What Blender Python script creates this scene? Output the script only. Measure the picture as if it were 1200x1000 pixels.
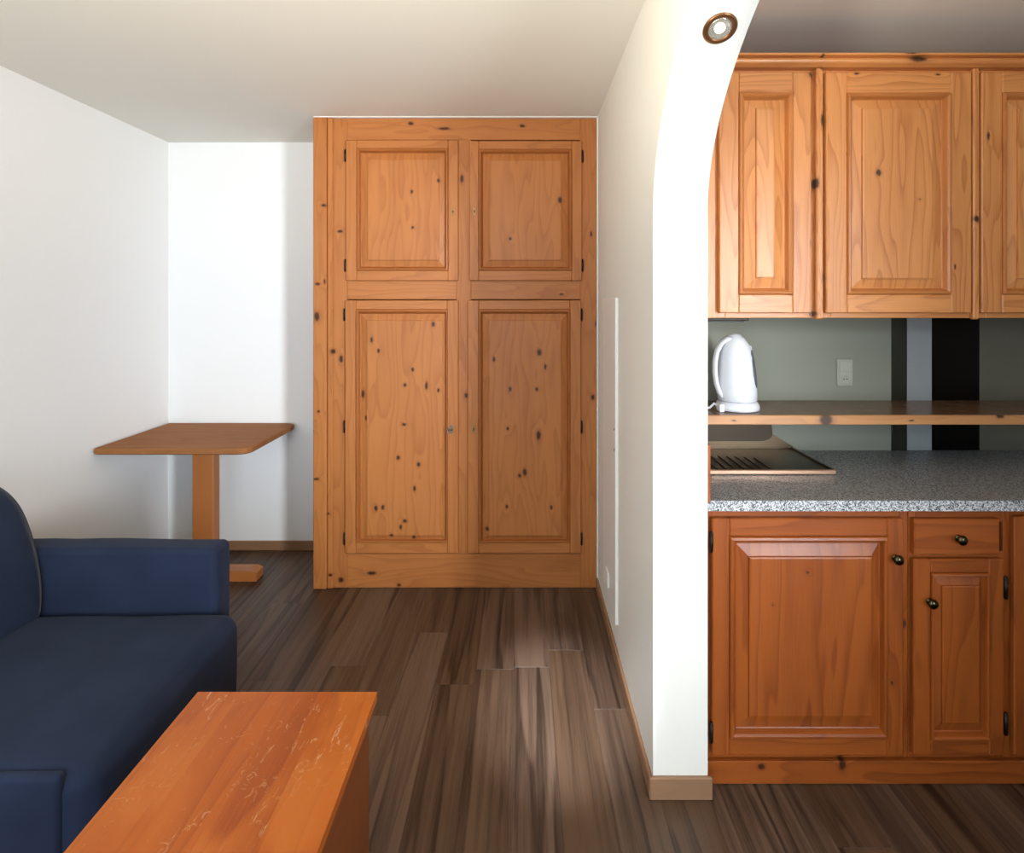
import bpy, bmesh, math, random
from mathutils import Vector, Matrix, noise
R = math.radians
rnd = random.Random(7)
for o in list(bpy.data.objects): bpy.data.objects.remove(o)
SC = bpy.context.scene
COL = SC.collection

# ---------------------------------------------------------------- camera, light, exposure
F, CX, CY, EYE = 640.0, 612.0, 356.0, 1.51           # focal length and vanishing point in pixels of 1200x1000
def PX(px, d): return (px - CX) * d / F               # pixel column -> X at depth d (used to take sizes off the photo)
def PZ(py, d): return EYE - (py - CY) * d / F         # pixel row -> Z at depth d
cam = bpy.data.cameras.new('camera'); cam_o = bpy.data.objects.new('camera', cam); COL.objects.link(cam_o)
cam_o.location = (0, 0, EYE); cam_o.rotation_euler = (R(90), 0, 0)
cam.sensor_fit = 'HORIZONTAL'; cam.sensor_width = 36; cam.lens = 36 * F / 1200
cam.shift_x = -(CX - 600) / 1200; cam.shift_y = -(500 - CY) / 1200
cam.clip_start = 0.02
SC.camera = cam_o
W = bpy.data.worlds.new('sky'); SC.world = W; W.use_nodes = True
bg = W.node_tree.nodes['Background']; bg.inputs[0].default_value = (0.75, 0.86, 1, 1); bg.inputs[1].default_value = 1.0

def area(name, loc, size, power, col, rot):
    l = bpy.data.lights.new(name, 'AREA'); l.shape = 'RECTANGLE'; l.size, l.size_y = size
    l.energy = power; l.color = col
    o = bpy.data.objects.new(name, l); o.location = loc; o.rotation_euler = rot; COL.objects.link(o); return o
# daylight in the kitchen window and in the living room window, both in the wall behind the camera
k_ = area('daylight_kitchen_window', (2.20, -1.42, 1.46), (0.42, 1.7), 19.5, (0.86, 0.93, 1), (R(89), 0, R(37.5)))
k_.data.spread = R(54)
area('daylight_living_window', (-0.75, -1.36, 1.35), (1.7, 1.7), 44, (0.70, 0.85, 1), (R(90), 0, 0))
# spot lights added out of view to brighten ceiling, cabinets and floor
def point(name, loc, power, col, r):
    l = bpy.data.lights.new(name, 'POINT'); l.energy = power; l.color = col; l.shadow_soft_size = r
    o = bpy.data.objects.new(name, l); o.location = loc; COL.objects.link(o); return o
def spot(name, loc, power, col, r, ang, blend, target):
    l = bpy.data.lights.new(name, 'SPOT'); l.energy = power; l.color = col; l.shadow_soft_size = r; l.spot_size = R(ang); l.spot_blend = blend
    o = bpy.data.objects.new(name, l); o.location = loc; o.rotation_euler = (Vector(target) - Vector(loc)).to_track_quat('-Z', 'Y').to_euler(); COL.objects.link(o); return o
spot('added_ceiling_fill', (-0.5, 0.35, 1.75), 92, (1, 0.90, 0.72), 0.12, 165, .6, (-0.5, .6, 2.5))  # added warm fill, no fitting modelled: lifts the living room ceiling
spot('added_cabinet_fill', (1.15, -0.6, 2.0), 27, (0.86, 0.93, 1), 0.08, 84, .9, (1.2, 1.95, 2.2))  # added cool fill aimed at the wall cabinets, unseen source
spot('added_floor_pool', (0.1, -0.2, 2.42), 1000, (0.78, 0.87, 1), 0.03, 13, 1, (0.13, 2.03, 0))  # added narrow spot that makes the pale pool on the floor
vs = SC.view_settings
vs.view_transform = 'Standard'; vs.look = 'None'; vs.gamma = 1; vs.use_curve_mapping = False; vs.exposure = 0.42

# ---------------------------------------------------------------- node helpers
class NT:
    def __init__(s, name):
        s.m = bpy.data.materials.new(name); s.m.use_nodes = True
        s.t = s.m.node_tree; s.n = s.t.nodes; s.b = s.n['Principled BSDF']
    def new(s, ty, **kw):
        n = s.n.new(ty)
        for k, v in kw.items(): setattr(n, k, v)
        return n
    def put(s, sock, v):
        if hasattr(v, 'is_output'): s.t.links.new(v, sock)
        elif v is not None:
            if isinstance(v, (tuple, list)) and len(v) == 3 and sock.type == 'RGBA': v = (*v, 1)
            sock.default_value = v
    def math(s, op, a, b=None, c=None, clamp=False):
        n = s.new('ShaderNodeMath', operation=op, use_clamp=clamp)
        for i, v in enumerate((a, b, c)):
            if v is not None: s.put(n.inputs[i], v)
        return n.outputs[0]
    def vmath(s, op, a, b=None, out=0):
        n = s.new('ShaderNodeVectorMath', operation=op)
        s.put(n.inputs[0], a)
        if b is not None: s.put(n.inputs[1], b)
        return n.outputs[out]
    def mix(s, f, a, b, mode='MIX'):
        n = s.new('ShaderNodeMix', data_type='RGBA', blend_type=mode)
        s.put(n.inputs[0], f); s.put(n.inputs[6], a); s.put(n.inputs[7], b); return n.outputs[2]
    def noise(s, vec, scale, detail=2, rough=0.5, dims='3D', dist=0):
        n = s.new('ShaderNodeTexNoise', noise_dimensions=dims)
        s.put(n.inputs['Vector'], vec); n.inputs['Scale'].default_value = scale
        n.inputs['Detail'].default_value = detail; n.inputs['Roughness'].default_value = rough; n.inputs['Distortion'].default_value = dist
        return n.outputs['Fac']
    def rng(s, v, a, b, c=0, d=1, smooth=True):
        n = s.new('ShaderNodeMapRange', interpolation_type='SMOOTHSTEP' if smooth else 'LINEAR')
        s.put(n.inputs[0], v)
        for i, q in enumerate((a, b, c, d)): n.inputs[i + 1].default_value = q
        return n.outputs[0]
    def bump(s, h, strength=0.2, dist=0.002):
        n = s.new('ShaderNodeBump'); n.inputs['Strength'].default_value = strength; n.inputs['Distance'].default_value = dist
        s.put(n.inputs['Height'], h); s.t.links.new(n.outputs[0], s.b.inputs['Normal'])
    def out(s, col=None, rough=None, metal=None, spec=None):
        if col is not None: s.put(s.b.inputs['Base Color'], col)
        if rough is not None: s.put(s.b.inputs['Roughness'], rough)
        if metal is not None: s.put(s.b.inputs['Metallic'], metal)
        if spec is not None: s.put(s.b.inputs['Specular IOR Level'], spec)
        return s.m

def plain(name, col, rough=0.5, metal=0, spec=0.5, nscale=40, namt=0.06):
    t = NT(name); co = t.new('ShaderNodeTexCoord').outputs['Object']
    n = t.noise(co, nscale, 2)
    c = t.mix(t.rng(n, .3, .7, 0, namt, False), col, tuple(x * .6 for x in col))
    return t.out(c, rough, metal, spec)

def wood(name, light, dark, knots=(), vor=0.0, rough=0.38, ring=55, contrast=0.5, vary=0.25, spec=0.5, scratch=0.0, knotcol=(0.035, 0.011, 0.004), plank=False, stretch=.13):
    """grain runs along V of the UV map (metres)"""
    t = NT(name)
    uv = t.new('ShaderNodeUVMap').outputs[0]
    tc = t.new('ShaderNodeTexCoord').outputs['Object']
    rn = t.new('ShaderNodeObjectInfo').outputs['Random']
    off = t.new('ShaderNodeCombineXYZ'); t.put(off.inputs[0], t.math('MULTIPLY', rn, 37.3)); t.put(off.inputs[1], t.math('MULTIPLY', rn, 91.7))
    p = t.vmath('ADD', uv, off.outputs[0])
    tcw = t.vmath('ADD', tc, t.vmath('MULTIPLY', t.vmath('SUBTRACT', t.new('ShaderNodeTexNoise').outputs['Color'], (.5, .5, .5)), (.006, 0, .009))) if knots else tc
    if knots:
        nz_ = [n for n in t.n if n.type == 'TEX_NOISE'][0]; nz_.inputs['Scale'].default_value = 90; t.t.links.new(tc, nz_.inputs['Vector'])
    kd = None                                              # knot field: 1 in the knot centre
    halo = None
    for (x, z, rx, rz, *yy) in knots:
        d = t.vmath('SUBTRACT', tcw, (x, yy[0] if yy else 0, z))
        d = t.vmath('MULTIPLY', d, (1.25 / rx, 1 / yy[1] if yy else 0, 1.25 / rz))
        l = t.vmath('LENGTH', d, out=1)
        kd = l if kd is None else t.math('MINIMUM', kd, l)
    if vor:
        v = t.new('ShaderNodeTexVoronoi', voronoi_dimensions='2D'); v.inputs['Scale'].default_value = 1
        t.put(v.inputs['Vector'], t.vmath('MULTIPLY', p, (7.0, 3.2, 1)))
        gate = t.math('GREATER_THAN', t.new('ShaderNodeSeparateColor').outputs[0], 1 - vor)
        sep = gate.node.inputs[0].links[0].from_node; t.t.links.new(v.outputs['Color'], sep.inputs[0])
        l = t.math('MULTIPLY', v.outputs['Distance'], 13.0)
        l = t.math('ADD', l, t.math('MULTIPLY', t.math('SUBTRACT', 1.0, gate), 50.0))
        kd = l if kd is None else t.math('MINIMUM', kd, l)
    st = t.vmath('MULTIPLY', p, (1, stretch, 1))
    n1 = t.noise(st, 7, 2, .5, '2D')
    ph = t.math('ADD', t.math('MULTIPLY', t.new('ShaderNodeSeparateXYZ').outputs[0], ring), t.math('MULTIPLY', n1, ring * .55))
    sx = ph.node.inputs[0].links[0].from_node.inputs[0].links[0].from_node; t.t.links.new(p, sx.inputs[0])
    if kd is not None: ph = t.math('ADD', ph, t.math('MULTIPLY', t.math('EXPONENT', t.math('MULTIPLY', kd, -0.55)), 7.0))
    saw = t.math('FRACT', t.math('MULTIPLY', ph, .159))
    rings = t.math('MULTIPLY', t.math('POWER', saw, 2.8), t.rng(saw, .90, 1, 1, 0))
    fib = t.noise(t.vmath('MULTIPLY', p, (330, 7, 1)), 1, 3, .6, '2D')
    big = t.noise(t.vmath('MULTIPLY', p, (5, .9, 1)), 1, 2, .5, '2D')
    f = t.math('ADD', t.math('MULTIPLY', rings, contrast * .95), t.math('MULTIPLY', t.math('SUBTRACT', fib, .3), contrast * .9))
    f = t.math('ADD', f, t.math('MULTIPLY', t.math('SUBTRACT', big, .5), vary * 2.2), clamp=True)
    if plank: f = t.math('ADD', f, t.math('MULTIPLY', t.math('SUBTRACT', t.noise(t.vmath('MULTIPLY', p, (38, .8, 1)), 1, 3, .65, '2D'), .5), 1.6), clamp=True)
    c = t.mix(f, light, dark)
    if plank:
        hv = t.new('ShaderNodeHueSaturation'); t.put(hv.inputs['Color'], c); t.put(hv.inputs['Value'], t.rng(rn, 0, 1, .84, 1.16, False))
        t.put(hv.inputs['Saturation'], t.rng(rn, 0, 1, 1.08, .9, False)); c = hv.outputs[0]
    if kd is not None:
        c = t.mix(t.rng(kd, .8, 2.2, .3, 0), c, tuple(x * .6 for x in dark))
        c = t.mix(t.rng(kd, .55, 1.25, .93, 0), c, knotcol)
    if scratch:
        s1 = t.rng(t.noise(t.vmath('MULTIPLY', p, (60, 14, 1)), 1, 5, .75, '2D', .6), .60, .72)
        s2 = t.rng(t.noise(p, 3.2, 3, .6, '2D'), .45, .68)
        c = t.mix(t.math('MULTIPLY', t.math('MULTIPLY', s1, s2), scratch), c, (.75, .5, .3))
        s3 = t.rng(t.noise(t.vmath('MULTIPLY', p, (34, 40, 1)), 1, 6, .8, '2D', 1.2), .585, .66)
        s4 = t.rng(t.noise(p, 6, 2, .6, '2D'), .50, .66)
        c = t.mix(t.math('MULTIPLY', t.math('MULTIPLY', s3, s4), scratch * .7), c, (.62, .34, .17))
        pale = t.rng(t.noise(t.vmath('MULTIPLY', p, (4, 2.2, 1)), 1, 3, .6, '2D'), .48, .7)
        c = t.mix(t.math('MULTIPLY', pale, scratch * .7), c, (light[0] * 1.22, light[1] * 1.5, light[2] * 1.9))
    t.bump(t.math('SUBTRACT', 1.0, f), .12, .0006)
    return t.out(c, t.math('MULTIPLY_ADD', fib, .12, rough - .05), 0, spec)

# ---------------------------------------------------------------- mesh helpers
class MB:
    def __init__(s): s.v = []; s.f = []; s.uv = []; s.sm = []
    def add(s, verts, faces, grain='z', smooth=False, grains=None):
        o = len(s.v); s.v += [tuple(v) for v in verts]
        ou, ov = rnd.uniform(0, 50), rnd.uniform(0, 50)
        for i, f in enumerate(faces):
            g = grains[i] if grains else grain
            P = [Vector(verts[k]) for k in f]
            n = Vector((0, 0, 0))
            for k in range(len(P)): n += P[k].cross(P[(k + 1) % len(P)])
            a = [abs(n.x), abs(n.y), abs(n.z)]; ax = a.index(max(a))
            gi = 'xyz'.index(g)
            rest = [k for k in range(3) if k != ax]
            vi = gi if gi in rest else rest[1]
            ui = [k for k in rest if k != vi][0]
            s.uv.append([(q[ui] + ou, q[vi] + ov + .37 * ui) for q in P])
            s.f.append([k + o for k in f]); s.sm.append(smooth)
    def box(s, x0, x1, y0, y1, z0, z1, b=0.002, grain='z'):
        if x1 < x0: x0, x1 = x1, x0
        if y1 < y0: y0, y1 = y1, y0
        if z1 < z0: z0, z1 = z1, z0
        b = min(b, .45 * (x1 - x0), .45 * (y1 - y0), .45 * (z1 - z0))
        c = ((x0 + x1) / 2, (y0 + y1) / 2, (z0 + z1) / 2); h = ((x1 - x0) / 2, (y1 - y0) / 2, (z1 - z0) / 2)
        V = []; I = {}
        for sg in [(i, j, k) for i in (-1, 1) for j in (-1, 1) for k in (-1, 1)]:
            for ax in range(3):
                I[sg, ax] = len(V)
                V.append(tuple(c[q] + sg[q] * (h[q] - (0 if q == ax else b)) for q in range(3)))
        Fc = []
        for ax in range(3):
            p, q = [k for k in range(3) if k != ax]
            for sa in (-1, 1):
                def S(a1, a2):
                    t = [0, 0, 0]; t[ax] = sa; t[p] = a1; t[q] = a2; return tuple(t)
                Fc.append([I[S(-1, -1), ax], I[S(1, -1), ax], I[S(1, 1), ax], I[S(-1, 1), ax]])
        for ax in range(3):
            p, q = [k for k in range(3) if k != ax]
            for a1 in (-1, 1):
                for a2 in (-1, 1):
                    def S(t0):
                        t = [0, 0, 0]; t[ax] = t0; t[p] = a1; t[q] = a2; return tuple(t)
                    Fc.append([I[S(-1), p], I[S(1), p], I[S(1), q], I[S(-1), q]])
        for sg in [(i, j, k) for i in (-1, 1) for j in (-1, 1) for k in (-1, 1)]:
            Fc.append([I[sg, 0], I[sg, 1], I[sg, 2]])
        s.add(V, Fc, grain); return s
    def loft_rect(s, rings, cap_grain='z', mitre=True):
        """rings of (x0,x1,z0,z1,y): front facing -Y; first ring is the back"""
        V = []; Fc = []; G = []
        for (x0, x1, z0, z1, y) in rings: V += [(x0, y, z0), (x1, y, z0), (x1, y, z1), (x0, y, z1)]
        for r in range(len(rings) - 1):
            for k in range(4):
                a, b = r * 4 + k, r * 4 + (k + 1) % 4
                Fc.append([a, b, b + 4, a + 4]); G.append(('x' if k % 2 == 0 else 'z') if mitre else cap_grain)
        n = 4 * (len(rings) - 1)
        Fc.append([n, n + 1, n + 2, n + 3]); G.append(cap_grain)
        Fc.append([3, 2, 1, 0]); G.append(cap_grain)
        s.add(V, Fc, grains=G); return s
    def ring_frame(s, outer, inner, y0, y1, b=.003):
        """rectangular frame of two stiles and two rails, outer/inner = (x0,x1,z0,z1)"""
        X0, X1, Z0, Z1 = outer; x0, x1, z0, z1 = inner
        s.box(X0, x0, y0, y1, Z0, Z1, b, 'z'); s.box(x1, X1, y0, y1, Z0, Z1, b, 'z')
        s.box(x0, x1, y0, y1, Z0, z0, b, 'x'); s.box(x0, x1, y0, y1, z1, Z1, b, 'x'); return s
    def lathe(s, prof, n=24, mat=None, smooth=True):
        V = []; Fc = []
        for (r, z) in prof:
            for k in range(n):
                a = 2 * math.pi * k / n; p = Vector((r * math.cos(a), r * math.sin(a), z)); V.append(mat @ p if mat else p)
        for i in range(len(prof) - 1):
            for k in range(n):
                a = i * n + k; b = i * n + (k + 1) % n
                Fc.append([a, b, b + n, a + n])
        Fc.append(list(range(n))[::-1]); Fc.append([(len(prof) - 1) * n + k for k in range(n)])
        s.add(V, Fc, smooth=smooth); return s
    def rings(s, loops, closed_ends=True, smooth=True, grain='z'):
        n = len(loops[0]); V = [p for l in loops for p in l]; Fc = []
        for i in range(len(loops) - 1):
            for k in range(n):
                a = i * n + k; b = i * n + (k + 1) % n
                Fc.append([a, b, b + n, a + n])
        if closed_ends: Fc.append(list(range(n))[::-1]); Fc.append([(len(loops) - 1) * n + k for k in range(n)])
        s.add(V, Fc, grain, smooth=smooth); return s
    def tube(s, pts, rad, n=10):
        pts = [Vector(p) for p in pts]; loops = []
        for i, p in enumerate(pts):
            d = (pts[min(i + 1, len(pts) - 1)] - pts[max(i - 1, 0)]).normalized()
            u = d.cross(Vector((0.13, 1, 0.21))).normalized(); w = d.cross(u)
            r = rad[i] if isinstance(rad, (list, tuple)) else rad
            ru, rw = r if isinstance(r, tuple) else (r, r)
            loops.append([p + u * ru * math.cos(2 * math.pi * k / n) + w * rw * math.sin(2 * math.pi * k / n) for k in range(n)])
        return s.rings(loops)
    def prism(s, poly, axis, a0, a1, grain='z', smooth=None):
        """poly in the two other axes (in xyz order), extruded along axis; smooth = set of edge indices shaded smooth"""
        n = len(poly)
        def P(q, a):
            t = list(q); t.insert(axis, a); return tuple(t)
        V = [P(q, a0) for q in poly] + [P(q, a1) for q in poly]
        s.add(V, [list(range(n))[::-1], [n + k for k in range(n)]] + [[k, (k + 1) % n, n + (k + 1) % n, n + k] for k in range(n)], grain)
        if smooth:
            base = len(s.sm) - n
            for k in smooth: s.sm[base + k] = True
        return s
    def rbox(s, x0, x1, y0, y1, z0, z1, r, n=10, puff=(0, 0, 0), wob=0.0, wscale=3.0):
        def ticks(a, b):
            q = [r * (1 - math.tan(R(45 * i / 4))) for i in range(4, 0, -1)] + [r]
            L = [a + k for k in q]; L += [a + r + (b - a - 2 * r) * i / n for i in range(1, n)]
            return L + [b - k for k in reversed(q)]
        T = [ticks(x0, x1), ticks(y0, y1), ticks(z0, z1)]; lo = (x0 + r, y0 + r, z0 + r); hi = (x1 - r, y1 - r, z1 - r)
        c = ((x0 + x1) / 2, (y0 + y1) / 2, (z0 + z1) / 2); h = ((x1 - x0) / 2, (y1 - y0) / 2, (z1 - z0) / 2)
        idx = {}; V = []; Fc = []
        def vert(p):
            k = tuple(round(q, 5) for q in p)
            if k in idx: return idx[k]
            inn = Vector([min(max(p[i], lo[i]), hi[i]) for i in range(3)]); d = Vector(p) - inn
            q = inn + d.normalized() * r if d.length > 1e-9 else Vector(p)
            nn = d.normalized()
            for ax in range(3):
                if puff[ax]:
                    w = 1.0
                    for bx in range(3):
                        if bx != ax: w *= max(0, 1 - ((p[bx] - c[bx]) / h[bx]) ** 2) ** .6
                    q[ax] += puff[ax] * w * (1 if p[ax] > c[ax] else -1) * abs(nn[ax])
            if wob: q += nn * wob * noise.noise(Vector(q) * wscale)
            idx[k] = len(V); V.append(tuple(q)); return idx[k]
        for ax in range(3):
            p, q = [k for k in range(3) if k != ax]
            for e in (T[ax][0], T[ax][-1]):
                for i in range(len(T[p]) - 1):
                    for j in range(len(T[q]) - 1):
                        def Q(a, b):
                            t = [0, 0, 0]; t[ax] = e; t[p] = a; t[q] = b; return tuple(t)
                        Fc.append([vert(Q(T[p][i], T[q][j])), vert(Q(T[p][i + 1], T[q][j])), vert(Q(T[p][i + 1], T[q][j + 1])), vert(Q(T[p][i], T[q][j + 1]))])
        s.add(V, Fc, smooth=True); return s
    def mesh(s, name, mat):
        me = bpy.data.meshes.new(name); me.from_pydata(s.v, [], s.f)
        uvl = me.uv_layers.new(name='UVMap')
        i = 0
        for f in s.uv:
            for q in f: uvl.data[i].uv = q; i += 1
        for p, sm in zip(me.polygons, s.sm): p.use_smooth = sm
        b = bmesh.new(); b.from_mesh(me); bmesh.ops.recalc_face_normals(b, faces=b.faces); b.to_mesh(me); b.free()
        me.materials.append(mat); return me
    def obj(s, name, mat, parent=None, origin=(0, 0, 0)):
        """mesh given in world coordinates; origin is where the object's own origin goes"""
        if parent is not None: origin = WORLD[parent.name]
        s.v = [(v[0] - origin[0], v[1] - origin[1], v[2] - origin[2]) for v in s.v]
        o = bpy.data.objects.new(name, s.mesh(name, mat)); COL.objects.link(o)
        if parent is not None: o.parent = parent
        else: o.location = origin
        WORLD[o.name] = tuple(origin); return o
WORLD = {}
def tag(o, label, cat, group=None):
    o['label'] = label; o['category'] = cat
    if group: o['group'] = group
    return o
def thing(name, label, cat, loc, group=None):
    o = bpy.data.objects.new(name, None); o.empty_display_size = .1; o.location = loc; COL.objects.link(o); WORLD[o.name] = tuple(loc)
    return tag(o, label, cat, group)
def struct(o): o['kind'] = 'structure'; return o
def copy_part(src, loc, parent):
    c = src.copy(); COL.objects.link(c); c.parent = parent; c.location = loc; return c

# ---------------------------------------------------------------- materials
def wall_paint(name, col, bump=.12):
    t = NT(name); co = t.new('ShaderNodeTexCoord').outputs['Object']
    n = t.noise(co, 90, 4, .6); b = t.noise(co, 1.6, 2)
    c = t.mix(t.rng(b, .3, .7, 0, .05, False), col, tuple(x * .85 for x in col))
    t.bump(n, bump, .001); return t.out(c, .75, 0, .25)
M_WALL = wall_paint('white_wall_paint', (.85, .85, .84))
M_PART = wall_paint('cream_wall_paint', (.80, .775, .70))
M_CEIL = wall_paint('ceiling_paint', (.78, .755, .69))
M_SAGE = wall_paint('sage_wall_paint', (.31, .315, .25))
M_WHITE = plain('white_gloss_paint', (.86, .85, .81), .35)
M_BASE = wood('baseboard_wood', (.30, .165, .088), (.18, .09, .046), contrast=.3, rough=.45)
M_SUB = plain('subfloor', (.07, .05, .035), .8)
M_PLANK = wood('floor_plank_vinyl', (.118, .070, .043), (.030, .016, .010), contrast=.95, ring=40, vary=.5, rough=.38, spec=.45, plank=True, stretch=.045)
PINE_L, PINE_D = (.44, .158, .042), (.23, .062, .013)
RED_L, RED_D = (.34, .083, .012), (.14, .026, .004)
M_IRON = plain('dark_iron', (.03, .022, .016), .45, .8)
M_BRASS = plain('aged_brass', (.26, .15, .06), .45, .8)
M_STEEL = plain('grey_steel', (.22, .21, .19), .4, 1)
M_BLACK = plain('black_gap', (.006, .005, .004), .9)

# ---------------------------------------------------------------- setting
CEIL, XL, XP0, XP1, XR = 2.50, -2.17, 0.40, 0.567, 3.0
YB, YK, YF = 3.35, 2.283, -1.30                     # alcove wall, kitchen wall, wall behind the camera
YPIL = 1.67
struct(MB().box(XL - .1, XR + .1, YF - .15, YB + .1, -.06, -.012, 0).obj('floor', M_SUB))
FLOOR = bpy.data.objects['floor']
struct(MB().box(XL - .1, XR + .1, YF - .15, YB + .1, CEIL, CEIL + .1, 0).obj('ceiling', M_CEIL))
struct(MB().box(XL - .1, XL, YF - .15, YB + .1, -.06, CEIL, 0).obj('wall_left', M_WALL))
struct(MB().box(XL, XP1, YB, YB + .1, -.06, CEIL, 0).obj('wall_back', M_WALL))
struct(MB().box(XP1, XR, YK, YK + .1, -.06, CEIL, 0).obj('wall_kitchen', M_SAGE))
struct(MB().box(XR, XR + .1, YF - .15, YK + .1, -.06, CEIL, 0).obj('wall_right', M_WALL))
# partition with the arched opening
AY0, AA, AH, AB = 0.57, 1.10, EYE + .28, 0.60
def arch(k): a = math.pi * k; return (AY0 + AA * math.cos(a), AH + AB * math.sin(a))
poly = [(YB, -.012), (YB, CEIL), (YF, CEIL), (YF, -.012), (AY0 - AA, -.012)]
N = 64
poly += [arch(1 - i / N) for i in range(N + 1)] + [(AY0 + AA, -.012)]
struct(MB().prism(poly, 0, XP0, XP1, smooth=set(range(5, 5 + N))).obj('wall_partition', M_PART))
# wall behind the camera with two window openings
def front_wall(wins):
    m = MB(); xs = XL
    for (x0, x1, z0, z1) in wins:
        m.box(xs, x0, YF - .15, YF, -.06, CEIL, 0); m.box(x0, x1, YF - .15, YF, -.06, z0, 0); m.box(x0, x1, YF - .15, YF, z1, CEIL, 0); xs = x1
    m.box(xs, XR, YF - .15, YF, -.06, CEIL, 0); struct(m.obj('wall_front', M_WALL))
WINS = [(-1.62, .12, .48, 2.22), (1.86, 2.40, .40, 2.32)]
front_wall(WINS)
t = NT('window_glass'); tr = t.new('ShaderNodeBsdfTransparent'); gl = t.new('ShaderNodeBsdfGlossy'); gl.inputs['Roughness'].default_value = .02
mx = t.new('ShaderNodeMixShader'); mx.inputs[0].default_value = .06; t.t.links.new(tr.outputs[0], mx.inputs[1]); t.t.links.new(gl.outputs[0], mx.inputs[2])
t.t.links.new(mx.outputs[0], t.n['Material Output'].inputs[0]); M_GLASS = t.m
for i, (x0, x1, z0, z1) in enumerate(WINS):
    f = struct(MB().ring_frame((x0, x1, z0, z1), (x0 + .035, x1 - .035, z0 + .035, z1 - .035), YF - .04, YF).obj('window_%d' % (i + 1), M_WHITE))
    MB().box(x0 + .035, x1 - .035, YF - .025, YF - .019, z0 + .035, z1 - .035, 0).obj('pane', M_GLASS, f)

# floor planks, each its own object
PW, PL = .152, 1.22
pm = MB().box(0, PW - .0003, 0, PL - .0003, -.012, 0, .00025, 'y').mesh('plank', M_PLANK)
x = XL + .005; c = 0
while x < XR:
    y = .35 - rnd.uniform(0, .9)
    while y < YB:
        inx = x > XP0 and YK - .05 < y
        if not inx and x < 2.5 and y + PL > .6:
            sc = 1.0
            if y + PL > YB: sc = (YB - y) / PL
            if x > XP0 and y + PL > YK: sc = (YK - y) / PL
            o = bpy.data.objects.new('plank', pm); COL.objects.link(o); o.parent = FLOOR; o.location = (x, y, 0); o.scale = (1, sc, 1)
        y += PL
    x += PW; c += 1
# baseboards
BH = .075
struct(MB().box(XL + .012, PX(366, 3.34), YB - .012, YB, 0, .058, .003, 'x').obj('baseboard_back', M_BASE))
struct(MB().box(XL, XL + .012, YF, YB, 0, .058, .003, 'y').obj('baseboard_left', M_BASE))
struct(MB().box(XP0 - .012, XP0, YPIL, 2.877, 0, .06, .003, 'y').obj('baseboard_partition', M_BASE))
struct(MB().box(XP0 - .013, XP1 + .012, YPIL - .012, YPIL, 0, .068, .003, 'x').obj('baseboard_pillar', M_BASE))

# ---------------------------------------------------------------- panelled door builder
def panel_door(parent, name, mat, rect, bead, field, yf, th=.022, raised=True, mould=None):
    """rect/bead/field = (x0,x1,z0,z1) of door, inner edge of its frame and raised field; yf = front plane"""
    X0, X1, Z0, Z1 = rect
    x0, x1, z0, z1 = bead
    m = MB(); m.ring_frame(rect, bead, yf, yf + th, .0035)
    d = m.obj(name, mat, parent)
    # moulding runs round the inside of the frame
    def ins(r, k): return (r[0] + k, r[1] - k, r[2] + k, r[3] - k)
    fx = field
    def lerp(k): return tuple(a + (b - a) * k for a, b in zip(bead, fx))
    prof = [(0, .0175), (0, -.0005), (.04, -.0055), (.14, -.007), (.22, -.003), (.27, .004), (.32, .0115), (.36, .013)]
    m2 = MB(); V = []; Fc = []; G = []
    rr = [(*lerp(k), yf + yy) for k, yy in prof]
    # open ring (moulding) closed through the back
    rr = rr + [(*lerp(.36), yf + .0175)]
    n = len(rr)
    for (a, b, c_, e, y) in rr: V += [(a, y, c_), (b, y, c_), (b, y, e), (a, y, e)]
    for r in range(n):
        for k in range(4):
            p, q = r * 4 + k, r * 4 + (k + 1) % 4; r2 = ((r + 1) % n) * 4
            Fc.append([p, q, r2 + (k + 1) % 4, r2 + k]); G.append('x' if k % 2 == 0 else 'z')
    m2.add(V, Fc, grains=G); m2.obj('moulding', mould or mat, d)
    # raised panel: bevelled slope rising to a flat field with a small step
    k = [(.33, .019), (.33, .0135), (.42, .0125), (.90, .004), (.92, -.002), (1, -.003)]
    if not raised: k = [(.30, .020), (.30, .010), (.97, .008), (1, .0075)]
    m3 = MB(); m3.loft_rect([(*lerp(a), yf + y) for a, y in k], 'z', mitre=False); m3.obj('panel', mat, d)
    return d
def rectpx(a, b, t, bt, d): return (PX(a, d), PX(b, d), PZ(bt, d), PZ(t, d))
def keyhole(parent, px, py, d, yf, key=False):
    x, z = PX(px, d), PZ(py, d)
    pts = []
    for k in range(20):
        a = 2 * math.pi * k / 20; pts.append((x + .0075 * math.cos(a) * (1 + .25 * math.sin(a) ** 2), z + .024 * math.sin(a)))
    e = MB().prism(pts, 1, yf - .0025, yf).obj('escutcheon', M_BRASS if not key else M_STEEL, parent)
    m = MB()
    if key:
        m.tube([(x, yf - .002, z), (x, yf - .03, z)], .0032)
        m.tube([(x + .011 * math.cos(2 * math.pi * k / 14) - .008, yf - .032, z + .013 * math.sin(2 * math.pi * k / 14)) for k in range(15)], .0028, 8)
        k_ = m.obj('key', M_STEEL, parent)
    else:
        m.box(x - .0022, x + .0022, yf - .0032, yf - .0024, z - .009, z + .002, 0)
        m.lathe([(.0036, 0), (.0036, .0008)], 12, Matrix.Translation((x, yf - .0025, z + .003)) @ Matrix.Rotation(R(90), 4, 'X')); m.obj('keyhole', M_BLACK, parent)
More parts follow.
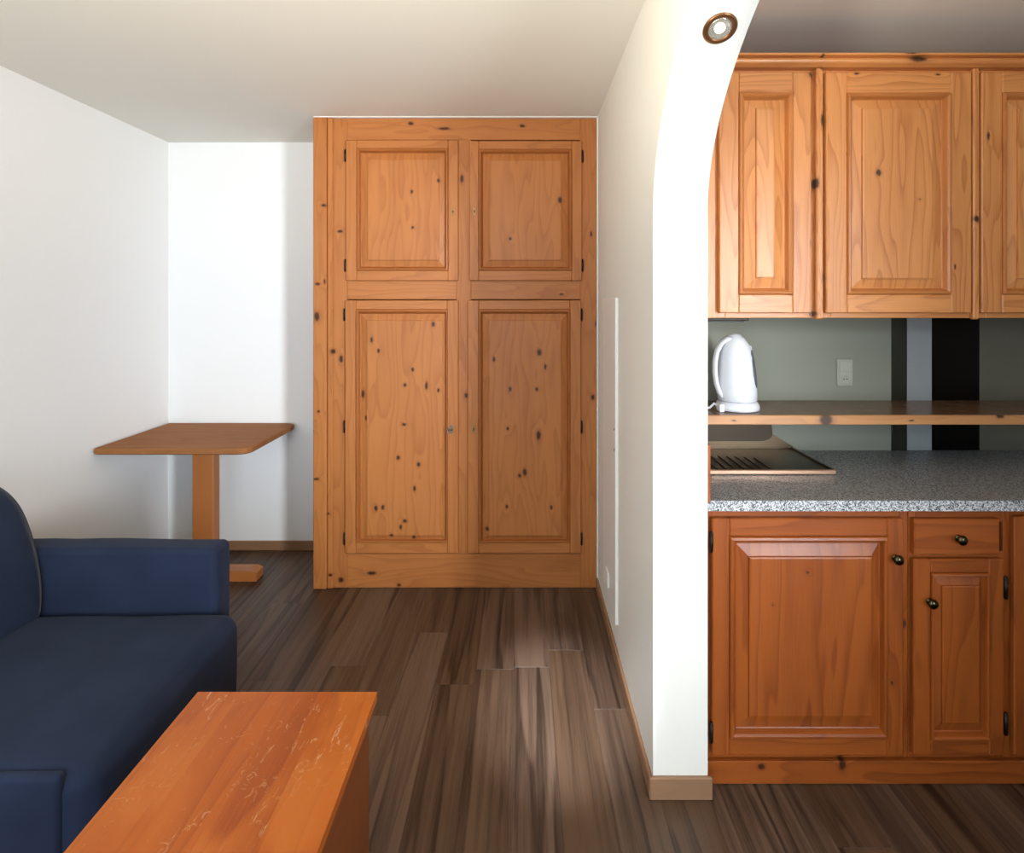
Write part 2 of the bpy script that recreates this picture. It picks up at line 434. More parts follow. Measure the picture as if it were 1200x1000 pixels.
def hinge(parent, px, py, d, yf, h=.055):
    x, z = PX(px, d), PZ(py, d)
    m = MB(); m.lathe([(.003, -h / 2 - .006), (.005, -h / 2 - .004), (.005, -h / 2), (.0062, -h / 2), (.0062, h / 2), (.005, h / 2), (.005, h / 2 + .004), (.003, h / 2 + .006)], 12, Matrix.Translation((x, yf + .004, z)))
    m.box(x - .004, x + .004, yf + .004, yf + .012, z - h / 2, z + h / 2, .0005); m.obj('hinge', M_IRON, parent)

# ---------------------------------------------------------------- wardrobe
YW = 2.90
wx0 = PX(367, 2.885); wloc = ((wx0 + XP0) / 2, 3.1, 0)
WK = [  # knots read off the photo (px, py, half width px, half height px)
 (520, 150, 9, 2.2), (481, 144, 4, 2.5), (612, 147, 4, 2), (541, 209, 2.5, 6), (483, 225, 2, 3), (484, 267, 2, 2.5), (514, 212, 2, 3), (656, 235, 3, 4.5), (598, 280, 2, 2.5),
 (398, 271, 4, 2.2), (658, 345, 3.5, 1.5), (693, 274, 1.5, 4), (436, 398, 2, 4), (444, 411, 2, 3.5), (508, 380, 2.5, 4), (390, 412, 3.5, 3.5), (399, 421, 3, 6),
 (632, 413, 3.5, 5), (579, 421, 2, 4), (639, 430, 1.8, 4), (500, 452, 2, 6), (475, 451, 2.2, 2.6), (484, 433, 2, 3), (425, 462, 2.6, 6), (514, 457, 2, 3), (429, 490, 1.6, 4), (598, 456, 2, 4), (629, 456, 2, 3),
 (474, 497, 3, 2), (595, 502, 2, 3), (631, 510, 3.2, 7), (467, 536, 2.6, 3), (491, 544, 2.6, 3.4), (615, 553, 3, 5), (609, 557, 2.4, 3), (486, 572, 2, 4), (441, 595, 2.6, 4), (449, 594, 2.4, 3.6), (594, 593, 2, 3),
 (475, 610, 3, 2.6), (470, 617, 2, 4), (459, 627, 3, 3), (485, 630, 2.4, 3), (435, 673, 7, 2.6), (399, 681, 4, 4), (387, 674, 3, 2.4), (467, 687, 3, 2.4), (695, 466, 3, 4), (546, 464, 2.5, 4), (571, 620, 2.5, 3), (646, 594, 2, 3),
 (380, 241, 4, 2), (381, 330, 1.5, 4), (372, 371, 4, 7), (373, 333, 4, 2), (367, 505, 2.5, 2), (374, 482, 2, 2), (371, 561, 5, 2), (385, 602, 2, 2), (699, 380, 2, 4)]
def kn(lst, d, o): return [((PX(a, d) - o[0]), (PZ(b, d) - o[2]), rx * d / F, rz * d / F) for a, b, rx, rz in lst]
M_PINE = wood('wardrobe_pine', PINE_L, PINE_D, kn(WK, 2.89, wloc), contrast=.44, vary=.26, rough=.45, ring=85, spec=.3)
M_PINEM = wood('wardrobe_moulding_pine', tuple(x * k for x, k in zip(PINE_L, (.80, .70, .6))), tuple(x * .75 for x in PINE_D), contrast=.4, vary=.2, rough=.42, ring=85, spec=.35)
wd = thing('wardrobe', 'tall built-in pine wardrobe with four panelled doors reaching the ceiling', 'wardrobe', wloc)
WT = 2.4945
xs = PX(384, YW)
MB().box(wx0, xs, 2.882, 2.95, .001, WT, .004).obj('corner_post', M_PINE, wd)
MB().box(wx0 + .004, wx0 + .03, 2.951, YB - .003, .001, WT, .001).obj('side_panel', M_PINE, wd)
MB().box(XP0 - .034, XP0 - .008, 2.93, YB - .003, .001, WT, .001).obj('side_panel', M_PINE, wd)
xr = XP0 - .006
za, zb, zc, zd = PZ(164, YW), PZ(329, YW), PZ(351, YW), PZ(649, YW)
MB().box(xs + .001, PX(407, YW), YW, YW + .028, .001, WT, .002).obj('stile', M_PINE, wd)
MB().box(PX(680, YW), xr, YW, YW + .028, .001, WT, .002).obj('stile', M_PINE, wd)
MB().box(PX(535, YW), PX(552, YW), YW, YW + .028, zd, za, .002).obj('stile', M_PINE, wd)
for z0, z1, nm in ((za, WT, 'rail'), (.001, zd, 'rail')): MB().box(PX(407, YW), PX(680, YW), YW, YW + .028, z0, z1, .002, 'x').obj(nm, M_PINE, wd)
for a, b in ((407, 535), (552, 680)): MB().box(PX(a, YW), PX(b, YW), YW, YW + .028, zc, zb, .002, 'x').obj('rail', M_PINE, wd)
MB().box(xs + .001, PX(391, YW), 2.889, YW - .0005, .001, WT, .004).obj('bead', M_PINE, wd)
MB().box(wx0 + .03, XP0 - .034, YB - .012, YB - .003, .001, WT, .001).obj('back_panel', M_PINE, wd)
yd = 2.884
D = yd
for (rect, bead, field, key, hx, kx) in (
    ((405, 537, 164, 329), (418, 525, 174, 317), (432, 513, 188, 304), None, 404.5, (531, 248)),
    ((550, 682, 165, 329), (561, 670, 175, 317), (575, 657, 189, 304), None, 682.5, (556, 248)),
    ((404, 537, 352, 649), (417, 524, 363, 636), (431, 518, 377, 627), True, 403.5, (529, 503)),
    ((548, 681, 352, 649), (561, 668, 363, 636), (574, 657, 377, 627), None, 681.5, (555, 503))):
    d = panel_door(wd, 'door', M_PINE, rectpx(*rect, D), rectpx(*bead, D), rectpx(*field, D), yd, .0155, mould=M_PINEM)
    if rect[2] < 300: ys = (rect[2] + 18, rect[3] - 18)
    else: ys = (rect[2] + 17, (rect[2] + rect[3]) / 2, rect[3] - 17)
    for y in ys: hinge(d, hx, y, D, yd)
    keyhole(d, kx[0], kx[1], D, yd, bool(key))
# white sealant lines round the wardrobe
struct(MB().box(wx0, XP0 - .001, 2.884, 2.93, WT + .001, CEIL, .001).obj('trim_1', M_WHITE))
struct(MB().box(xr + .0005, XP0, 2.884, 2.926, .061, WT, .001).obj('trim_2', M_WHITE))

# ---------------------------------------------------------------- kitchen: base cabinets
YC = 1.728                                            # face frame front
yd = 1.708
GK = [(988, 897, 5, 8), (893, 900, 5, 4), (1064, 735, 3, 6), (1060, 733, 2, 5), (1098, 652, 5, 2), (1045, 800, 2, 3), (905, 708, 1.2, 1.2), (946, 670, 2, 2)]
def red_mat(x, y): return wood('kitchen_base_pine', RED_L, RED_D, kn(GK, 1.71, (x, y, 0)), contrast=.62, vary=.28, rough=.36, ring=60, spec=.4)
M_RED = red_mat(0, 0)
cz = PZ(587, 1.70); CT = .033                        # worktop top and thickness
zt = cz - CT - .001
def knob(parent, px, py, d, yf, mat):
    x, z = PX(px, d), PZ(py, d)
    prof = [(.011, 0), (.011, .002), (.007, .0035), (.0065, .008), (.010, .0105), (.014, .0135), (.0155, .0175), (.014, .0215), (.0085, .0245), (.002, .0255)]
    return MB().lathe(prof, 24, Matrix.Translation((x, yf, z)) @ Matrix.Rotation(R(90), 4, 'X')).obj('knob', mat, parent)
M_KNOB = plain('blackened_brass', (.075, .06, .03), .22, 1)
zp = PZ(888, YC)                                     # top of plinth
def base_cab(label, x0, x1, sl, sr):
    """x0,x1 in metres; sl/sr stile widths"""
    global M_RED
    M_RED = red_mat((x0 + x1) / 2, 2.0)
    c = thing('base_cabinet', label, 'cabinet', ((x0 + x1) / 2, 2.0, 0)); WORLD[c.name] = ((x0 + x1) / 2, 2.0, 0)
    MB().box(x0, x0 + .016, YC + .021, YK - .01, .06, zt - .001, .001, 'z').obj('side_panel', M_RED, c)
    MB().box(x1 - .016, x1, YC + .021, YK - .01, .06, zt - .001, .001, 'z').obj('side_panel', M_RED, c)
    MB().box(x0 + .016, x1 - .016, YC + .021, YK - .01, .07, .086, .001, 'x').obj('bottom_panel', M_RED, c)
    MB().box(x0, x0 + sl, YC, YC + .02, zp, zt, .0015).obj('stile', M_RED, c)
    MB().box(x1 - sr, x1, YC, YC + .02, zp, zt, .0015).obj('stile', M_RED, c)
    return c
bx = [XP1 + .004, PX(1064, YC), PX(1184, YC), PX(1420, YC)]
b1 = base_cab('wide single-door pine base cabinet next to the white pillar', bx[0], bx[1] - .0015, .03, .028)
MB().box(bx[0] + .03, bx[1] - .0295, YC, YC + .02, PZ(622, YC), zt, .0015, 'x').obj('rail', M_RED, b1)
MB().box(bx[0] + .03, bx[1] - .0295, YC, YC + .02, zp, zp + .03, .0015, 'x').obj('rail', M_RED, b1)
d = panel_door(b1, 'door', M_RED, rectpx(835, 1059, 608, 886, yd), rectpx(855, 1040, 629, 866, yd), rectpx(880, 1020, 655, 838, yd), yd, .0195)
knob(d, 1049, 654, yd, yd, M_KNOB)
hinge(d, 834, 636, yd, yd); hinge(d, 834, 860, yd, yd)
b2 = base_cab('narrow pine base cabinet with one drawer above a single door', bx[1], bx[2] - .0015, .022, .022)
MB().box(bx[1] + .022, bx[2] - .0235, YC, YC + .02, PZ(612, YC), zt, .0015, 'x').obj('rail', M_RED, b2)
MB().box(bx[1] + .022, bx[2] - .0235, YC, YC + .02, PZ(660, YC), PZ(646, YC), .0015, 'x').obj('rail', M_RED, b2)
MB().box(bx[1] + .022, bx[2] - .0235, YC, YC + .02, zp, zp + .03, .0015, 'x').obj('rail', M_RED, b2)
r = rectpx(1072, 1172, 609, 651, yd)
dr = MB().loft_rect([(*r, yd + .0195), (*r, yd + .004), (r[0] + .004, r[1] - .004, r[2] + .004, r[3] - .004, yd)], 'x', False).obj('drawer', M_RED, b2)
knob(dr, 1123, 631, yd, yd, M_KNOB)
d = panel_door(b2, 'door', M_RED, rectpx(1071, 1177, 656, 886, yd), rectpx(1091, 1159, 672, 868, yd), rectpx(1105, 1146, 688, 846, yd), yd, .0195)
knob(d, 1089, 705, yd, yd, M_KNOB)
hinge(d, 1180, 690, yd, yd, .06); hinge(d, 1180, 850, yd, yd, .06)
b3 = base_cab('pine base cabinet cut by the right edge of the photo, right of the drawer', bx[2], bx[3], .02, .03)
MB().box(bx[2] + .02, bx[3] - .03, YC, YC + .02, PZ(612, YC), zt, .0015, 'x').obj('rail', M_RED, b3)
MB().box(bx[2] + .02, bx[3] - .03, YC, YC + .02, zp, zp + .03, .0015, 'x').obj('rail', M_RED, b3)
d = panel_door(b3, 'door', M_RED, rectpx(1189, 1404, 606, 886, yd), rectpx(1209, 1384, 629, 866, yd), rectpx(1232, 1361, 655, 838, yd), yd, .0195)
knob(d, 1394, 654, yd, yd, M_KNOB)
tag(MB().box(bx[0], bx[3], YC - .014, YC + .012, .001, zp - .001, .002, 'x').obj('plinth', red_mat(1.4, YC), None, (1.4, YC, 0)), 'long pine plinth board with dark knots under the base cabinets', 'plinth')

# worktop with a hole for the sink
t = NT('speckled_granite_laminate'); co = t.new('ShaderNodeTexCoord').outputs['Object']
v = t.new('ShaderNodeTexVoronoi'); v.inputs['Scale'].default_value = 330; t.put(v.inputs['Vector'], co)
sp = t.new('ShaderNodeSeparateColor'); t.t.links.new(v.outputs['Color'], sp.inputs[0])
n2 = t.noise(co, 120, 2)
c = t.mix(t.rng(sp.outputs[0], .35, .6), (.07, .072, .078), (.46, .46, .45))
c = t.mix(t.rng(sp.outputs[1], .75, .85), c, (.015, .015, .018)); c = t.mix(t.rng(n2, .4, .62, 0, .5), c, (.33, .33, .33))
M_GRAN = t.out(c, .36, 0, .5)
hx0, hx1, hy0, hy1 = .60, .685, 2.02, 2.24
def slab_hole(xs, ys, z0, z1):
    m = MB(); V = []; Fc = []; idx = {}
    def vt(i, j, k):
        if (i, j, k) not in idx: idx[i, j, k] = len(V); V.append((xs[i], ys[j], (z0, z1)[k]))
        return idx[i, j, k]
    full = lambda i, j: 0 <= i < 3 and 0 <= j < 3 and not (i == 1 and j == 1)
    for i in range(3):
        for j in range(3):
            if not full(i, j): continue
            for k in (0, 1): Fc.append([vt(i, j, k), vt(i + 1, j, k), vt(i + 1, j + 1, k), vt(i, j + 1, k)])
            for (di, dj, e) in ((-1, 0, ((i, j), (i, j + 1))), (1, 0, ((i + 1, j), (i + 1, j + 1))), (0, -1, ((i, j), (i + 1, j))), (0, 1, ((i, j + 1), (i + 1, j + 1)))):
                if not full(i + di, j + dj): Fc.append([vt(*e[0], 0), vt(*e[1], 0), vt(*e[1], 1), vt(*e[0], 1)])
    m.add(V, Fc); return m
def granite(name, dark, light, pale):
    t = NT(name); co = t.new('ShaderNodeTexCoord').outputs['Object']
    v = t.new('ShaderNodeTexVoronoi'); v.inputs['Scale'].default_value = 300; t.put(v.inputs['Vector'], co)
    sp = t.new('ShaderNodeSeparateColor'); t.t.links.new(v.outputs['Color'], sp.inputs[0])
    n2 = t.noise(co, 120, 2)
    c = t.mix(t.rng(sp.outputs[0], .3, .55), dark, light)
    c = t.mix(t.rng(sp.outputs[1], .78, .88), c, (.015, .015, .018)); c = t.mix(t.rng(n2, .45, .65, 0, .5), c, pale)
    return t.out(c, .4, 0, .5)
M_EDGE = granite('granite_front_lit', (.13, .135, .15), (.66, .66, .65), (.45, .45, .46))  # paler granite copy: light on the worktop front put into the colour
w = slab_hole([XP1 + .002, hx0, hx1, bx[3]], [1.7016, hy0, hy1, YK - .001], cz - CT, cz).obj('worktop', M_GRAN, None, (1.4, 2, cz))
tag(w, 'grey speckled worktop running along the kitchen wall above the base cabinets', 'worktop')
MB().box(XP1 + .002, bx[3], 1.70, 1.7014, cz - CT, cz, .0006, 'x').obj('lit_front_edge', M_EDGE, w)

# sink with drainer
t = NT('bronze_tinted_steel'); co = t.new('ShaderNodeTexCoord').outputs['Object']
M_SINK = t.out(t.mix(t.noise(t.vmath('MULTIPLY', co, (3, 200, 200)), 1, 2), (.12, .088, .056), (.17, .127, .085)), .34, 1)
M_SRIM = plain('rim_highlight_copper', (.62, .40, .28), .3, 1)  # highlight along the front rim put into a lighter metal colour
sz = cz + .018; sf, sx1 = 1.955, 1.125
sk = thing('sink', 'bronze-tinted metal sink and drainer set in the worktop under the shelf', 'sink', (.85, 2.1, cz))
m = MB()
s0 = XP1 + .02
for (a, b, c_, e) in ((s0, hx0 + .004, sf + .012, YK - .02), (hx1 - .004, sx1 - .012, sf + .012, YK - .02), (hx0 + .004, hx1 - .004, sf + .012, hy0 + .004), (hx0 + .004, hx1 - .004, hy1 - .004, YK - .02)):
    m.box(a, b, c_, e, cz + .0008, sz - .006, 0)
m.obj('drainboard', M_SINK, sk)
m = MB()
m.box(s0, sx1, sf, sf + .012, cz + .0008, sz, .003); m.obj('rim', M_SRIM, sk); m = MB(); m.box(sx1 - .012, sx1, sf + .012, YK - .02, cz + .0008, sz, .003)
m.obj('rim', M_SINK, sk)
for k in range(7):
    xx = .705 + k * .032
    y1_ = 2.17 - k * .008
    MB().box(xx, xx + .009, sf + .03, y1_, sz - .0062, sz - .002, .0018, 'y').obj('drainer_rib', M_SINK, sk)
m = MB()
w_ = .002; zb_ = cz - .15
m.box(hx0 + .005, hx0 + .005 + w_, hy0 + .005, hy1 - .005, zb_, cz, 0); m.box(hx1 - .007, hx1 - .005, hy0 + .005, hy1 - .005, zb_, cz, 0)
m.box(hx0 + .007, hx1 - .007, hy0 + .005, hy0 + .007, zb_, cz, 0); m.box(hx0 + .007, hx1 - .007, hy1 - .007, hy1 - .005, zb_, cz, 0); m.box(hx0 + .005, hx1 - .005, hy0 + .005, hy1 - .005, zb_ - .002, zb_, 0)
m.obj('basin', M_SINK, sk)
yu = YK - .016
MB().prism([(s0, cz + .001), (sx1, cz + .001), (sx1, sz + .002), (sx1 - .165, sz + .10), (s0, sz + .10)], 1, yu, yu + .004).obj('upstand', M_SINK, sk)

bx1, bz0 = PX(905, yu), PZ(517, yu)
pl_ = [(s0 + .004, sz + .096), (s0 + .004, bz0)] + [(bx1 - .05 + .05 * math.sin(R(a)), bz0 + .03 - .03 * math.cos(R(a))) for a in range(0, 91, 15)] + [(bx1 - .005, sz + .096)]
MB().prism(pl_, 1, yu - .003, yu - .0003).obj('basin_reflection', plain('dark_reflection', (.05, .034, .02), .4, .6), sk)  # dark rounded shape standing in for the basin's reflection in the upstand
# splashback panels on the kitchen wall
def gloss(name, col, r): return plain(name, col, r, 0, .5, 12, .1)
zs1 = PZ(373, 1.95) - .003
def splash(a, b, mat, label):
    d_ = YK - .004
    tag(MB().box(PX(a, d_), PX(b, d_), d_, YK - .0005, cz + .001, zs1, .0008).obj('splashback_panel', mat, None, (PX((a + b) / 2, d_), d_, cz)), label, 'panel')
splash(1045, 1063, gloss('dark_olive_lacquer', (.018, .02, .011), .3), 'narrow dark olive strip on the kitchen wall right of the socket')
splash(1063.3, 1092, gloss('pale_grey_lacquer', (.36, .39, .39), .3), 'pale grey upright panel between two dark strips on the kitchen wall')
splash(1092.3, 1148, plain('black_lacquer', (.003, .0022, .0015), .3, 0, .12), 'glossy black upright panel on the kitchen wall')
splash(1148.3, 1430, gloss('dark_sage_lacquer', (.12, .115, .085), .35), 'dark sage panel at the right end of the kitchen wall')

# wall shelf
YS = 1.972
SK = [(968, 492, 10, 9), (1172, 488, 6, 3), (1068, 493, 4, 1), (860, 493, 3, 1)]
M_SHELF = wood('shelf_pine', (.58, .27, .10), (.33, .12, .035), [(*q, YS - 2.1, .016) for q in kn(SK, YS, (1.4, 2.1, PZ(487, YS)))], contrast=.35, vary=.3, rough=.35)
sh_z = PZ(487, YS)
sh = thing('wall_shelf', 'long pine shelf on the kitchen wall carrying the kettle', 'shelf', (1.4, 2.1, sh_z))
M_SHDARK = wood('shelf_dark_wood', (.20, .105, .055), (.11, .052, .026), contrast=.3, vary=.2, rough=.24)  # darker wood for the board than for its front strip
MB().box(XP1 + .003, bx[3], YS + .0105, YK - .0055, sh_z - .034, sh_z, .001, 'x').obj('shelf_board', M_SHDARK, sh)
MB().box(XP1 + .003, bx[3], YS, YS + .010, sh_z - .034, sh_z, .002, 'x').obj('front_strip', M_SHELF, sh)
MB().box(XP1 + .003, XP1 + .022, YS + .01, YK - .02, cz + .12, sh_z - .035, .002, 'z').obj('bracket', M_SHELF, sh)
struct(MB().box(XP1 + .0005, XP1 + .011, YPIL + .005, YPIL + .045, cz + .002, sh_z - .03, .002).obj('trim_3', M_RED))

# ---------------------------------------------------------------- wall cabinets
YU = 1.966; yd = 1.945
UK = [(1028, 203, 4, 5), (956, 215, 4, 8), (964, 141, 4, 10), (963, 80, 4, 3), (951, 87, 5, 5), (1075, 69, 12, 4), (1098, 88, 4, 1.6), (1003, 87, 4, 1.6), (992, 181, 1.6, 1.6), (1143, 257, 4, 5), (1076, 234, 1.2, 1.2), (1118, 313, 1.6, 4), (1109, 260, 1.2, 20), (965, 325, 3, 6), (954, 368, 4, 4), (950, 285, 1.4, 5), (1157, 160, 2, 6)]
M_UP = wood('wall_cabinet_pine', (.72, .29, .085), (.42, .118, .024), kn(UK, 1.95, (0, 0, 0)), contrast=.70, vary=.26, rough=.36, ring=105)
# object coordinates of each part are measured from its cabinet, so the knots are given per cabinet
ub, ut = PZ(373, 1.95), PZ(80, 1.95)
ux = [XP1 + .004, PX(963.5, YU), PX(1145, YU), PX(1330, YU)]
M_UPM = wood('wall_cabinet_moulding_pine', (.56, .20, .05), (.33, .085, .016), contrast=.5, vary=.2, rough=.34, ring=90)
def up_mat(o): return wood('wall_cabinet_pine', (.72, .29, .085), (.42, .118, .024), kn(UK, 1.95, o), contrast=.70, vary=.26, rough=.36, ring=105)
def wall_cab(i, label, door, bead, field, sl, sr):
    x0, x1 = ux[i] + (.0008 if i else 0), ux[i + 1]
    loc = ((x0 + x1) / 2, 2.1, ub); mt = up_mat(loc)
    c = thing('wall_cabinet', label, 'cabinet', loc)
    MB().box(x0, x0 + .016, YU + .019, YK - .005, ub + .012, ut, .001).obj('side_panel', mt, c)
    MB().box(x1 - .016, x1, YU + .019, YK - .005, ub + .012, ut, .001).obj('side_panel', mt, c)
    MB().box(x0 + .016, x1 - .016, YU + .019, YK - .005, ub + .012, ub + .028, .001, 'x').obj('bottom_panel', mt, c)
    MB().box(x0 + .016, x1 - .016, YU + .019, YK - .005, ut - .016, ut, .001, 'x').obj('top_panel', mt, c)
    MB().box(x0, x0 + sl, YU, YU + .018, ub, ut, .002).obj('stile', mt, c)
    MB().box(x1 - sr, x1, YU, YU + .018, ub, ut, .002).obj('stile', mt, c)
    MB().box(x0 + sl, x1 - sr, YU, YU + .018, ub, ub + .03, .002, 'x').obj('rail', mt, c)
    MB().box(x0 + sl, x1 - sr, YU, YU + .018, ut - .03, ut, .002, 'x').obj('rail', mt, c)
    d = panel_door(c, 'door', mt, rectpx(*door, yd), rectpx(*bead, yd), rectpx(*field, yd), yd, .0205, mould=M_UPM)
    return c, mt, d
c1, m1, d1 = wall_cab(0, 'wall cabinet with narrow door panel, partly hidden by the white arch', (843, 951, 84, 367), (866, 929, 109, 345), (888, 906, 129, 324), .16, .045)
MB().box(PX(957, 1.945), PX(965, 1.945), 1.944, YU - .0005, ub - .004, ut, .004).obj('cover_strip', m1, c1)
c2, m2_, d2 = wall_cab(1, 'wall cabinet with wide door panel and a knot high in its middle', (968.5, 1139, 84, 367), (993, 1115, 109, 345), (1012, 1091, 129, 325), .03, .03)
MB().box(PX(1141, 1.945), PX(1148, 1.945), 1.944, YU - .0005, ub - .004, ut, .004).obj('cover_strip', m2_, c2)
c3, m3_, d3 = wall_cab(2, 'wall cabinet cut by the right edge of the photo', (1151, 1322, 84, 367), (1175, 1298, 109, 345), (1194, 1279, 129, 325), .03, .03)
# crown moulding: one long profile
z0 = ut + .001; pr = [(YK - .01, z0), (1.943, z0), (1.934, z0 + .004)]
H_ = PZ(62, 1.92) - z0
for k in range(7):
    a = R(-80 + 160 * k / 6); pr.append((1.935 - .014 * math.cos(a), z0 + H_ * (.40 + .30 * math.sin(a))))
pr += [(1.936, z0 + H_ * .74), (1.918, z0 + H_ * .80), (1.918, z0 + H_), (YK - .01, z0 + H_)]
cl = (1.5, 1.95, z0)
M_CROWN = wood('crown_pine', (.72, .29, .085), (.42, .118, .024), kn([(1075, 70, 13, 4.5), (963, 80, 3, 3), (1065, 64, 8, 1.6), (963, 66, 2, 2)], 1.93, cl), contrast=.40, vary=.2, rough=.36)
tag(MB().prism(pr, 0, ux[0], ux[3], 'x').obj('crown_moulding', M_CROWN, None, cl), 'long pine crown moulding on top of the wall cabinets', 'moulding')
M_SOCK2 = plain('smoked_plastic', (.08, .08, .075), .4)
ul = thing('cabinet_lamp', 'small dark lamp bar fixed under the wall cabinet beside the arch', 'lamp', (.8, 2.05, ub))
MB().box(PX(820, 2.0), PX(878, 2.0), 2.0, 2.06, ub - .012, ub + .0115, .003).obj('housing', M_IRON, ul)
MB().box(PX(824, 2.0), PX(874, 2.0), 2.01, 2.05, ub - .016, ub - .0122, .001).obj('diffuser', M_SOCK2, ul)

# ---------------------------------------------------------------- socket on the kitchen wall
M_SOCK = plain('ivory_plastic', (.47, .48, .39), .4)
so = thing('wall_socket', 'ivory double wall socket plate above the shelf', 'socket', (PX(989, YK), YK, PZ(437, YK)))
x0, x1, z0, z1 = PX(980, YK), PX(998, YK), PZ(452, YK), PZ(421, YK); zm = (z0 + z1) / 2
MB().box(x0, x1, YK - .009, YK - .0005, z0, z1, .002).obj('plate', M_SOCK, so)
MB().box(x0 + .007, x1 - .004, YK - .0125, YK - .0092, zm + .003, z1 - .007, .0015).obj('blank_cover', M_SOCK, so)
pc = MB().box(x0 + .007, x1 - .004, YK - .0125, YK - .0092, z0 + .006, zm - .003, .0015).obj('socket_cover', M_SOCK, so)
mt = Matrix.Translation((PX(988.5, YK), YK - .0125, (z0 + zm) / 2 + .001)) @ Matrix.Rotation(R(90), 4, 'X')
MB().lathe([(.017, 0), (.019, .0005), (.018, .0015), (.0155, .0015), (.0145, .0004)], 24, mt).obj('socket_ring', M_SOCK, pc)
for s_ in (-.006, .006): MB().lathe([(.0024, .0012), (.0024, .0022)], 10, mt @ Matrix.Translation((s_, 0, 0))).obj('pin_hole', M_BLACK, pc)

# ---------------------------------------------------------------- kettle
kd_ = 2.085
M_KET = plain('white_plastic', (.84, .84, .87), .25)
M_KG = plain('grey_gauge', (.10, .105, .12), .25)
kx, kz = PX(864, kd_), sh_z + .0008
S = kd_ / F
ke = thing('kettle', 'white plastic electric kettle with loop handle standing on the shelf', 'kettle', (kx, kd_, kz))
def ell(cx, cz_, rx, ry, n=32): return [(kx + cx * S + rx * S * math.cos(2 * math.pi * k / n), kd_ + ry * S * math.sin(2 * math.pi * k / n), kz + cz_ * S) for k in range(n)]
MB().rings([ell(0, 0, 22, 22), ell(0, 1, 24.5, 24), ell(0, 5, 24.5, 24), ell(0, 9, 22.5, 22), ell(0, 10, 20, 20)]).obj('power_base', M_KET, ke)
body = [(0, 10.6, 20, 20), (0, 11.6, 21.8, 21.5), (0, 20, 21.7, 21.5), (-.4, 35, 21, 21), (-1, 50, 20, 20.5), (-1.3, 62, 18.6, 19.5), (-1.7, 70, 16.8, 18), (-2.2, 77, 14, 15.5), (-2.8, 82.5, 10.8, 12), (-3.4, 86.5, 7, 8), (-3.8, 88.6, 3, 3.4), (-4, 89, 1, 1)]
MB().rings([ell(*b) for b in body]).obj('body', M_KET, ke)
def kp(a, b, dy=0): return (kx + a * S, kd_ + dy * S, kz + b * S)
hp = [(-8, 83), (-14, 82.5), (-20, 78), (-25, 69), (-27.4, 57), (-27.6, 44), (-26, 31), (-22.8, 21), (-18.5, 15)]
MB().tube([kp(a, b, -4) for a, b in hp], [(3.2 * S, 5 * S)] + [(3.0 * S, 5.2 * S)] * 7 + [(2.8 * S, 4.5 * S)], 14).obj('handle', M_KET, ke)
gl_ = []
for (a, b, hw) in ((10.5, 70, .6), (12.3, 66, 2.0), (14.5, 56, 2.6), (16.6, 42, 2.8), (17.8, 32, 2.0), (18.2, 27, .6)):
    gl_.append((a, b, hw))
m = MB(); loops = []
for (a, b, hw) in gl_:
    # on the body surface at right front
    import bisect
    for q in range(len(body) - 1):
        if body[q][1] <= b <= body[q + 1][1]:
            f_ = (b - body[q][1]) / (body[q + 1][1] - body[q][1]); cxx, _, rx, ry = [u + (v_ - u) * f_ for u, v_ in zip(body[q], body[q + 1])]
    def sp_(t_, k): return (kx + (cxx + rx * k * math.cos(t_)) * S, kd_ + ry * k * math.sin(t_) * S, kz + b * S)
    tc_ = R(-36); dt = hw * 2.0 / rx
    loops.append([sp_(tc_ - dt, 1.0), sp_(tc_ - dt * .6, 1.03), sp_(tc_ + dt * .6, 1.03), sp_(tc_ + dt, 1.0), sp_(tc_, .97)])
m.rings(loops); m.obj('water_gauge', M_KG, ke)
MB().tube([kp(8, 62, 0), kp(12, 69, 0), kp(14.2, 74.5, 0)], [(7 * S, 7 * S), (5 * S, 6 * S), (2.6 * S, 4 * S)], 14).obj('spout', M_KET, ke)
MB().lathe([(7.4 * S, -.005), (7.4 * S, -.001), (6.5 * S, .0012), (3 * S, .0032), (.001, .0036)], 20, Matrix.Translation(kp(-3.4, 87.2))).obj('lid', M_KET, ke)
MB().tube([kp(-22, 4, -6), kp(-26, 6, -9), kp(-30, 8, -8), kp(-34, 3, -6), kp(-40, 1.6, -3), kp(-48, 1.6, 2)], 1.5 * S, 8).obj('cord', M_KET, ke)
MB().box(kx - 27.5 * S, kx - 21.5 * S, kd_ - 19 * S, kd_ - 8 * S, kz, kz + 9 * S, .003).obj('cord_plug', M_KET, ke)

# ---------------------------------------------------------------- spotlight in the arch
ya = 1.37; ca = (ya - AY0) / AA; sa = math.sqrt(1 - ca * ca)
pa = Vector(((XP0 + XP1) / 2 + .012, ya, AH + AB * sa))
nrm = Vector((0, -ca / AA, -sa / AB)).normalized()
rot = nrm.to_track_quat('Z', 'Y').to_matrix().to_4x4()
spo = thing('spotlight', 'round bronze-rimmed spotlight set into the underside of the arch', 'lamp', pa)
mt = Matrix.Translation(pa) @ rot
def fit(name, prof, mat):
    return MB().lathe(prof, 36, mt).obj(name, mat, spo)
M_RIM = plain('bronze_rim', (.19, .085, .035), .3, .7)
M_REFL = plain('spot_reflector', (.9, .88, .78), .22, .8)
t = NT('halogen_glow'); t.b.inputs['Emission Color'].default_value = (1, .95, .85, 1); t.b.inputs['Emission Strength'].default_value = 1.6; M_GLOW = t.out((.9, .88, .8), .2)
